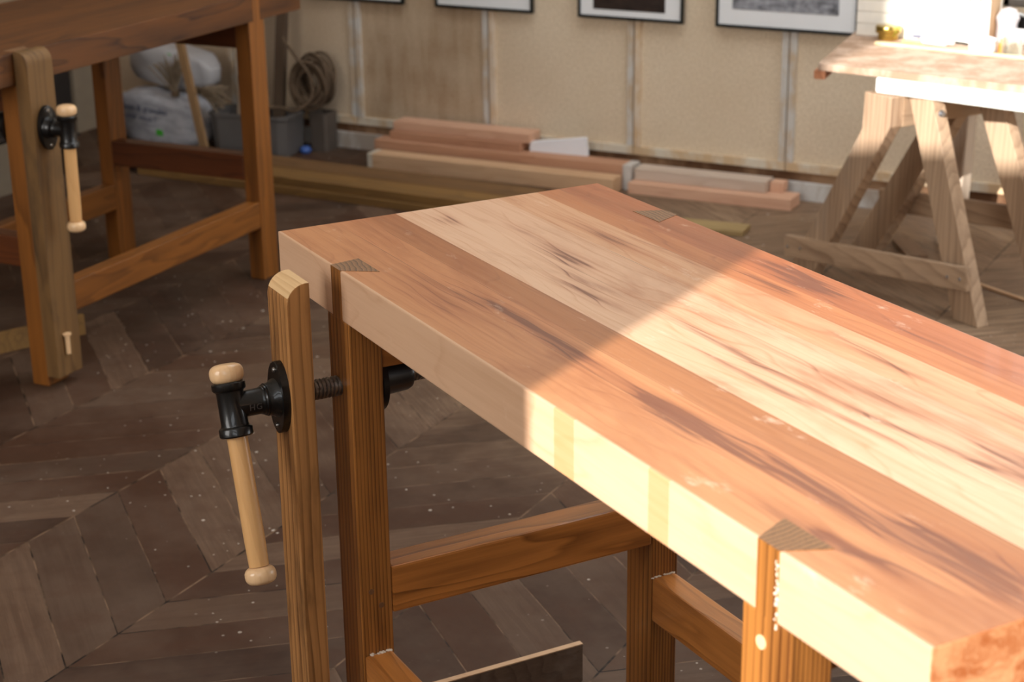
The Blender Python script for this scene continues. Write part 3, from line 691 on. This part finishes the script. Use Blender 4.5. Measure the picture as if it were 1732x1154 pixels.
# ================================================================== PICTURES
FRB = plain('black_frame', srgb(16, 22, 22), .35); MAT = plain('picture_mat', srgb(236, 238, 240), .6, vary=.01)
def print_mat(name, a, b, sc_):
    t = NT(name, .35); v = t.coord(); n = t.noise(t.scale(v, (1, 1, 2.2)), sc_, 6, .65, .6); n2 = t.noise(t.scale(v, (1, 1, .4)), sc_ * 3, 4)
    t.col(t.mix(t.ramp(t.math('ADD', t.math('MULTIPLY', n, .7), t.math('MULTIPLY', n2, .3)), [(.36, 0), (.62, 1)]), a, b)); return t.m
for i, (x0, x1, lab, a, b) in enumerate(((-.075, .392, 'leftmost black-framed picture, only its bottom edge in view', srgb(90, 90, 92), srgb(190, 190, 192)),
                             (.535, .962, 'black-framed picture second from the left on the back wall', srgb(60, 60, 62), srgb(170, 170, 172)),
                             (1.151, 1.573, 'black-framed picture with a dark print, third from the left', srgb(22, 16, 14), srgb(60, 46, 40)),
                             (1.698, 2.222, 'wide black-framed grey photograph nearest the white crate', srgb(66, 68, 74), srgb(176, 178, 186)))):
    z0, z1 = .603, 1.02
    fm = empty('framed_picture', ((x0 + x1) / 2, 0, z0), 0, lab, 'picture', 'framed pictures along the back wall')
    w_ = (x1 - x0) / 2; h_ = z1 - z0; bb = .011
    bm = NB()
    for (a0, a1, c0, c1) in ((-w_, w_, 0, bb), (-w_, w_, h_ - bb, h_), (-w_, -w_ + bb, bb, h_ - bb), (w_ - bb, w_, bb, h_ - bb)): box(bm, a0, a1, -.030, -.016, c0, c1, .001)
    link('frame', bm, FRB, fm)
    bm = NB(); box(bm, -w_ + bb, w_ - bb, -.024, -.018, bb, h_ - bb, 0); link('mat_board', bm, MAT, fm)
    zb = .066 if i != 2 else .034
    bm = NB(); box(bm, -w_ + .062, w_ - .072, -.0252, -.0242, zb, h_ - .06, 0); link('print', bm, print_mat('print_%d' % i, a, b, 14), fm)

# ================================================================== TIMBER BY THE WALL
def tim(name, light, dark, **k): return wood(name, light, dark, 'X', k.get('rings', 22), k.get('c', .6), .7, 0, k.get('dirt'))
PINK = tim('fresh_pink_timber', srgb(220, 178, 150), srgb(190, 140, 112)); PALE = tim('pale_timber', srgb(212, 176, 140), srgb(184, 142, 106))
RED = tim('reddish_timber', srgb(194, 148, 118), srgb(158, 108, 80)); ENDW = plain('painted_board_end', srgb(206, 196, 178), .8)
GREYT = tim('grey_edge_timber', srgb(206, 190, 176), srgb(176, 150, 128)); OLD = tim('old_dark_board', srgb(120, 88, 54), srgb(72, 50, 30)); OLDY = tim('old_yellow_board', srgb(132, 98, 52), srgb(84, 60, 34))
def board(p, q, w, h, z, mm, label, cat='timber', group=None, endm=None, ends=(0, 0), name='timber_board'):
    """board lying flat: centre line p->q (xy), width w, height h, bottom z"""
    P = Vector((*p, z + h / 2)); Q = Vector((*q, z + h / 2)); d = (Q - P).normalized(); side = Vector((-d.y, d.x, 0))
    rt = empty(name, (P + Q) / 2 - Vector((0, 0, h / 2)), math.atan2(d.y, d.x), label, cat, group); Lh = (Q - P).length / 2
    bm = NB(); box(bm, -Lh + ends[0], Lh - ends[1], -w / 2, w / 2, 0, h, .003); link('plank_body', bm, mm, rt)
    for k, (e_, sg) in enumerate(zip(ends, (-1, 1))):
        if e_:
            bm = NB(); a_, b_ = (-Lh, -Lh + e_ - .0003) if sg < 0 else (Lh - e_ + .0003, Lh)
            box(bm, a_, b_, -w / 2, w / 2, 0, h, .003); tag(link('painted_end', bm, endm or ENDW, rt), 'painted board end')
    return rt
G1 = 'sawn timber stacked along the back wall'
board((.355, -.235), (1.400, -.205), .080, .060, 0, PALE, 'thick pale timber at the front of the stack, white painted left end', ends=(.022, 0), group=G1)
board((.330, -.140), (1.430, -.110), .085, .094, 0, RED, 'long reddish timber behind the front one, grey painted right end', ends=(0, .035), endm=plain('grey_paint_end', srgb(196, 190, 184), .8), group=G1)
board((.385, -.100), (.960, -.085), .105, .032, .0945, RED, 'short reddish board lying under the topmost board of the stack', group=G1)
board((.392, -.090), (.990, -.072), .095, .036, .1270, PINK, 'topmost short pink board of the timber stack', group=G1)
board((1.436, -.142), (2.055, -.120), .110, .042, 0, PINK, 'pink board flat on the floor reaching furthest right along the wall', group=G1)
board((1.440, -.105), (1.945, -.090), .085, .042, .0425, GREYT, 'board with greyish front edge lying on the pink floor board', group=G1)
board((1.950, -.072), (2.000, -.072), .055, .036, .0425, PINK, 'short offcut on the end of the pink floor board', group=G1)
bm = NB(); prism(bm, [(0, 0), (.235, .0), (.228, .070), (.0, .036)], 0, .022, .001, axis='Y')
tag(link('foam_wedge', bm, plain('white_foam', srgb(236, 238, 244), .7, vary=.01), None, False, (.985, -.105, .0945), (math.radians(0), 0, math.radians(4))), 'white wedge resting on the reddish timber', 'wedge')
G2 = 'old dark planks on the floor behind the far bench'
board((-.40, -.680), (1.25, -.700), .13, .030, 0, OLDY, 'lowest old yellowish plank at the front of the dark pile', group=G2)
board((-.30, -.535), (1.25, -.555), .14, .030, 0, OLD, 'lowest old dark plank at the back of the dark pile', group=G2)
board((-.55, -.668), (1.22, -.688), .13, .032, .0305, OLDY, 'upper old plank at the front of the dark pile', group=G2)
board((-.34, -.530), (1.25, -.548), .135, .032, .0305, OLD, 'upper old plank at the back of the dark pile', group=G2)
board((1.60, -.54), (2.02, -.50), .10, .018, 0, tim('yellow_scrap', srgb(170, 146, 100), srgb(126, 102, 66)), 'small yellowish offcut on the floor between bench and trestle', 'offcut', name='wood_offcut')
board((2.52, -.38), (2.62, -.55), .07, .014, 0, tim('brown_scrap', srgb(140, 112, 88), srgb(100, 76, 56)), 'flat brown offcut on the floor under the trestle', 'offcut', name='wood_offcut')
board((2.86, -.735), (3.30, -1.0), .014, .008, 0, PALE, 'thin pale strip on the floor at the right edge', 'strip', name='wood_strip')
# board standing on edge under the bench
bm = NB(); obox(bm, (2.822, -3.378, .037), (2.56, -3.775, .037), (.83, -.55, 0), .012, .074, .001)
tag(link('skirting_board', bm, wood('dusty_dark_board', srgb(112, 92, 76), srgb(64, 48, 38), 'Y', 30, .7, .8, 0, (srgb(140, 128, 116), .4))), 'thin dusty board standing on edge under the front workbench', 'board')
bm = NB(); obox(bm, (2.8225, -3.3785, .0752), (2.5605, -3.7755, .0752), (.83, -.55, 0), .012, .002, 0)
c_ = link('bare_edge', bm, PALE); c_.parent = bpy.data.objects['skirting_board']
bm = NB(); obox(bm, (.705, -2.30, .03), (.50, -2.78, .03), (.9, -.4, 0), .014, .060, .001)
tag(link('edge_board', bm, OLDY), 'thin board standing on edge on the floor under the far workbench', 'board')
bm = NB(); prism(bm, [(0, 0), (.20, -.10), (.30, -.02), (.12, .12)], 0, .035, .008)
tag(link('black_case', bm, plain('black_case', srgb(14, 13, 14), .6), None, False, (.62, -2.92, 0)), 'black flat case on the floor at the left edge', 'case')

# ================================================================== CLUTTER AT THE BACK LEFT
GREYTUB = plain('grey_plastic_tub', srgb(92, 88, 86), .6, vary=.1, sc_=8)
def tub(x, y, w, d, h, tap, label, mm, rz=0):
    rt = empty('plastic_tub', (x, y, 0), rz, label, 'tub'); bm = NB()
    def ringv(s_, z): return [(a * w / 2 * s_, b * d / 2 * s_, z) for a, b in ((-1, -.8), (-.8, -1), (.8, -1), (1, -.8), (1, .8), (.8, 1), (-.8, 1), (-1, .8))]
    lv = [ringv(tap, 0), ringv(1, h), ringv(.93, h), ringv(tap * .93, .01)]
    V = [[bm.verts.new(p) for p in l] for l in lv]
    for A, B in zip(V, V[1:]):
        for i in range(8): bm.faces.new((A[i], A[(i + 1) % 8], B[(i + 1) % 8], B[i]))
    bm.faces.new(V[0]); bm.faces.new(V[-1]); link('tub_body', bm, mm, rt)
    bm = NB()
    a = [[bm.verts.new(p) for p in l] for l in (ringv(1.04, h - .012), ringv(1.04, h + .002), ringv(.98, h + .002), ringv(1.005, h - .012))]
    for A, B in zip(a, a[1:] + a[:1]):
        for i in range(8): bm.faces.new((A[i], A[(i + 1) % 8], B[(i + 1) % 8], B[i]))
    link('rim', bm, mm, rt); return rt
tub(-.205, -.215, .35, .18, .165, .94, 'grey plastic tub on the floor behind the far workbench leg', GREYTUB, math.radians(6))
tub(.022, -.080, .085, .09, .155, .94, 'narrow grey container standing between the tub and the wall', plain('dull_brown_tub', srgb(88, 78, 70), .7))
bm = NB(); lathe(bm, [(0, 0), (.018, 0), (.024, .012), (.018, .026), (0, .03)], 14)
tag(link('blue_cap', bm, plain('blue_plastic', srgb(60, 96, 168), .4), None, True, (-.012 + .0, -.165, .0)), 'small blue plastic cap on the floor beside the grey tub', 'cap')
# rope coil on the narrow container
ROPE = plain('hemp_rope', srgb(96, 78, 60), .9, vary=.25, sc_=120)
bm = NB(); pts = []; random.seed(11)
for k in range(520):
    a = k / 520 * 2 * PI * 19; rr = .070 + .018 * math.sin(k * .037) + .008 * math.sin(k * .23)
    pts.append((.0 + rr * math.cos(a) * .92, -.10 - .040 * math.sin(k * .05 + 1) - .02 * math.sin(a * .5), .272 + rr * math.sin(a) * 1.15 + .014 * math.sin(k * .043)))
tube(bm, pts, .0062, 7)
ext = [(-.30, -.20, .30), (-.27, -.22, .23), (-.2, -.23, .185), (-.10, -.20, .185), (-.02, -.21, .18), (.04, -.18, .235), (.03, -.17, .32), (-.04, -.17, .40), (-.10, -.16, .46)]
def cat_(pts, n=8):
    out = []; P = [Vector(p) for p in pts]; P = [P[0]] + P + [P[-1]]
    for i in range(1, len(P) - 2):
        for k in range(n):
            t_ = k / n; out.append(.5 * ((2 * P[i]) + (-P[i - 1] + P[i + 1]) * t_ + (2 * P[i - 1] - 5 * P[i] + 4 * P[i + 1] - P[i + 2]) * t_ ** 2 + (-P[i - 1] + 3 * P[i] - 3 * P[i + 1] + P[i + 2]) * t_ ** 3))
    return out + [P[-1]]
tube(bm, cat_(ext), .0065, 7)
tag(link('rope_coil', bm, ROPE, None, True), 'thick coil of hemp rope hanging beside the grey tub by the wall', 'rope')
POSTD = wood('dark_pole', srgb(92, 74, 58), srgb(52, 38, 28), 'Z', 30, .6, .8)
bm = NB(); obox(bm, (-.15, -.16, .02), (-.10, -.04, 1.3), (1, 0, 0), .045, .03, .002); tag(link('leaning_pole', bm, POSTD), 'dark square pole standing in the grey tub against the wall', 'pole')
bm = NB(); obox(bm, (-.24, -.19, .02), (-.26, -.045, 1.3), (1, 0, 0), .07, .02, .002); tag(link('leaning_pole', bm, wood('grey_pole', srgb(136, 118, 100), srgb(92, 76, 62), 'Z', 30, .6, .8)), 'grey-brown board standing in the grey tub, left of the dark pole', 'pole')
bm = NB(); obox(bm, (-.315, -.19, .02), (-.345, -.045, 1.2), (1, 0, 0), .025, .02, .002); tag(link('leaning_pole', bm, wood('pale_pole', srgb(170, 150, 128), srgb(120, 98, 80), 'Z', 30, .6, .8)), 'thin paler lath standing in the grey tub, furthest left', 'pole')
CLOTH = plain('dark_rag', srgb(60, 56, 58), .9, vary=.3, sc_=30)
bm = NB(); bmesh.ops.create_icosphere(bm, subdivisions=3, radius=1); random.seed(4)
for v_ in bm.verts:
    n_ = math.sin(v_.co.x * 5 + 1) * math.cos(v_.co.z * 6) * .1 + math.sin(v_.co.y * 9) * .06
    v_.co = Vector((v_.co.x * .048, v_.co.y * .032, v_.co.z * .048)) * (1 + n_)
tag(link('dark_rag', bm, CLOTH, None, True, (-.205, -.250, .145)), 'dark crumpled rag stuffed into the grey tub', 'rag')
# stick
bm = NB(); obox(bm, (-.375, -.350, 0), (-.492, -.335, .52), (1, 0, 0), .036, .020, .002)
tag(link('wooden_stake', bm, wood('stake_wood', srgb(150, 118, 82), srgb(100, 74, 48), 'Z', 30, .6, .8)), 'brown wooden stake leaning in front of the white sacks', 'stake')
# sacks
def sack_mat():
    t = NT('printed_sack', .5, 0, .4); v = t.coord('Generated'); x, y, z = t.sep(v)
    n = t.noise(v, 6, 4); c = t.mix(t.ramp(n, [(.3, 0), (.7, 1)]), srgb(136, 136, 142), srgb(182, 182, 188))
    def rect(a, b, c0, d): return t.math('MULTIPLY', t.math('MULTIPLY', t.math('GREATER_THAN', x, a), t.math('LESS_THAN', x, b)), t.math('MULTIPLY', t.math('GREATER_THAN', z, c0), t.math('LESS_THAN', z, d)))
    g = t.math('MAXIMUM', rect(.02, .10, .55, .82), rect(.53, .60, .20, .32))
    c = t.mix(g, c, srgb(70, 166, 52)); t.col(c); return t.m
SACK = sack_mat()
SACK2 = plain('plain_white_sack', srgb(168, 166, 168), .5, vary=.06, sc_=5)
GREEN = plain('sack_green', srgb(64, 158, 48), .5); BLUE = plain('sack_lettering', srgb(58, 66, 92), .6)
def sack(x, y, z, w, d, h, rz, ry, mm, label, seed):
    bm = NB(); bmesh.ops.create_cube(bm, size=2); bmesh.ops.subdivide_edges(bm, edges=bm.edges[:], cuts=9, use_grid_fill=True)
    for v_ in bm.verts:
        p_ = v_.co.copy(); e = .28
        q = Vector([math.copysign(abs(c) ** 1, c) for c in p_]); l = (abs(q.x) ** 4 + abs(q.y) ** 4 + abs(q.z) ** 4) ** .25
        q = q / l
        pin = 1 - .45 * abs(q.x) ** 4
        wr = .04 * math.sin(q.x * 9 + seed) * math.cos(q.z * 7 + seed * 2) + .03 * math.sin(q.x * 17 + q.z * 11 + seed)
        v_.co = Vector((q.x * w / 2, q.y * d / 2 * (pin + wr), q.z * h / 2 * (pin + wr)))
        if v_.co.z < -h * .42: v_.co.z = -h * .42
    o = link('sack', bm, mm, None, True, (x, y, z + h * .42), (0, ry, rz)); return tag(o, label, 'sack', 'white sacks heaped against the wall')
s1 = sack(-.665, -.235, 0, .50, .17, .235, math.radians(2), math.radians(4), SACK, 'lower white sack printed with dark blue words, lying in front', 1)
s2 = sack(-.66, -.155, .232, .46, .17, .175, math.radians(-3), math.radians(6), SACK2, 'upper white sack lying on the printed one', 5)
# printed words on the lower sack (lettering is blurred in the place)
def words(par, txt, loc, size, mm):
    cu = bpy.data.curves.new('sack_lettering', 'FONT'); cu.body = txt; cu.size = size; cu.extrude = .0003
    to = bpy.data.objects.new('tmp', cu); C.objects.link(to); dg = bpy.context.evaluated_depsgraph_get()
    me = bpy.data.meshes.new_from_object(to.evaluated_get(dg)); bpy.data.objects.remove(to); me.materials.clear(); me.materials.append(mm)
    lo = bpy.data.objects.new('sack_lettering', me); C.objects.link(lo); lo.parent = par; lo.location = loc; lo.rotation_euler = (PI / 2, 0, 0); lo['label'] = 'dark blue printed words'
words(s1, 'bois & granules', (-.15, -.0885, .038), .036, BLUE)
words(s1, 'pour vous !', (-.15, -.0895, .000), .036, BLUE)
def dot(par, x, y, z, r_):
    bm = NB(); lathe(bm, [(0, .0015), (r_, .001), (r_, -.003), (0, -.003)], 12, Matrix.Translation((x, y, z)) @ zto((0, -1, 0))); tag(link('green_mark', bm, GREEN, par, True), 'green printed mark')
dot(s2, .03, -.076, .045, .024); dot(s2, .13, -.072, .02, .020)
# brush bundle lying on the sacks
TW = plain('dry_twigs', srgb(128, 112, 92), .9, vary=.3, sc_=60)
def bundle(x, y, z, n, spread, ln, ang, label, seed):
    random.seed(seed); rt = empty('twig_bundle', (x, y, z), 0, label, 'twigs', 'twig bundles on the sacks'); bm = NB()
    for k in range(n):
        a = ang + random.uniform(-spread, spread); l = ln * random.uniform(.7, 1.1); b = random.uniform(-.25, .25)
        p = [(0, random.uniform(-.008, .008), 0), (l * .5 * math.cos(a), b * .08, l * .5 * math.sin(a) + .01), (l * math.cos(a + b * .4), b * .12, l * math.sin(a + b * .4))]
        tube(bm, cat_(p, 4), .003, 5)
    tag(link('twigs', bm, TW, rt, True), kind='stuff')
    bm = NB(); lathe(bm, [(.0, -.012), (.016, -.012), (.018, 0), (.016, .012), (0, .012)], 14); link('binding', bm, ROPE, rt, True)
bundle(-.55, -.300, .222, 34, .62, .15, math.radians(105), 'fan of dry twigs left of the stake, on the sacks', 1)
bundle(-.45, -.290, .245, 34, .34, .15, math.radians(-12), 'bundle of dry twigs right of the stake, on the sacks', 2)
# pale cabinet behind the far bench
CAB = plain('pale_cabinet_board', srgb(112, 100, 84), .7, vary=.06); CABD = plain('cabinet_shade', srgb(40, 32, 28), .8)  # the dark inside tone is shade put into the colour
cb = empty('open_cabinet', (-.62, -1.9, 0), 0, 'pale open-fronted cabinet in the dark behind the far workbench', 'cabinet')
for nm, bb, mm in (('side_panel', (-.46, 0, .94, .965, 0, .46), CAB), ('side_panel', (-.46, 0, -.6, -.575, 0, .46), CAB), ('top_panel', (-.46, .01, -.6, 1.215, .4605, .482), CAB),
                   ('back_panel', (-.475, -.4605, -.6, .965, 0, .46), CABD), ('shelf', (-.455, -.01, -.57, .935, .20, .215), CABD), ('plinth', (-.03, -.012, -.57, .935, 0, .19), CAB),
                   ('support_leg', (-.02, 0, 1.09, 1.205, 0.155, .46), CAB), ('shade_board', (-.475, -.4605, .9655, 1.60, .0, .46), CABD), ('lower_leg', (-.45, -.40, 1.10, 1.15, 0, .46), CABD)):  # the long dark sheet at the rear is added to paint the gap's shade
    bm = NB(); box(bm, *bb, .002); link(nm, bm, mm, cb)
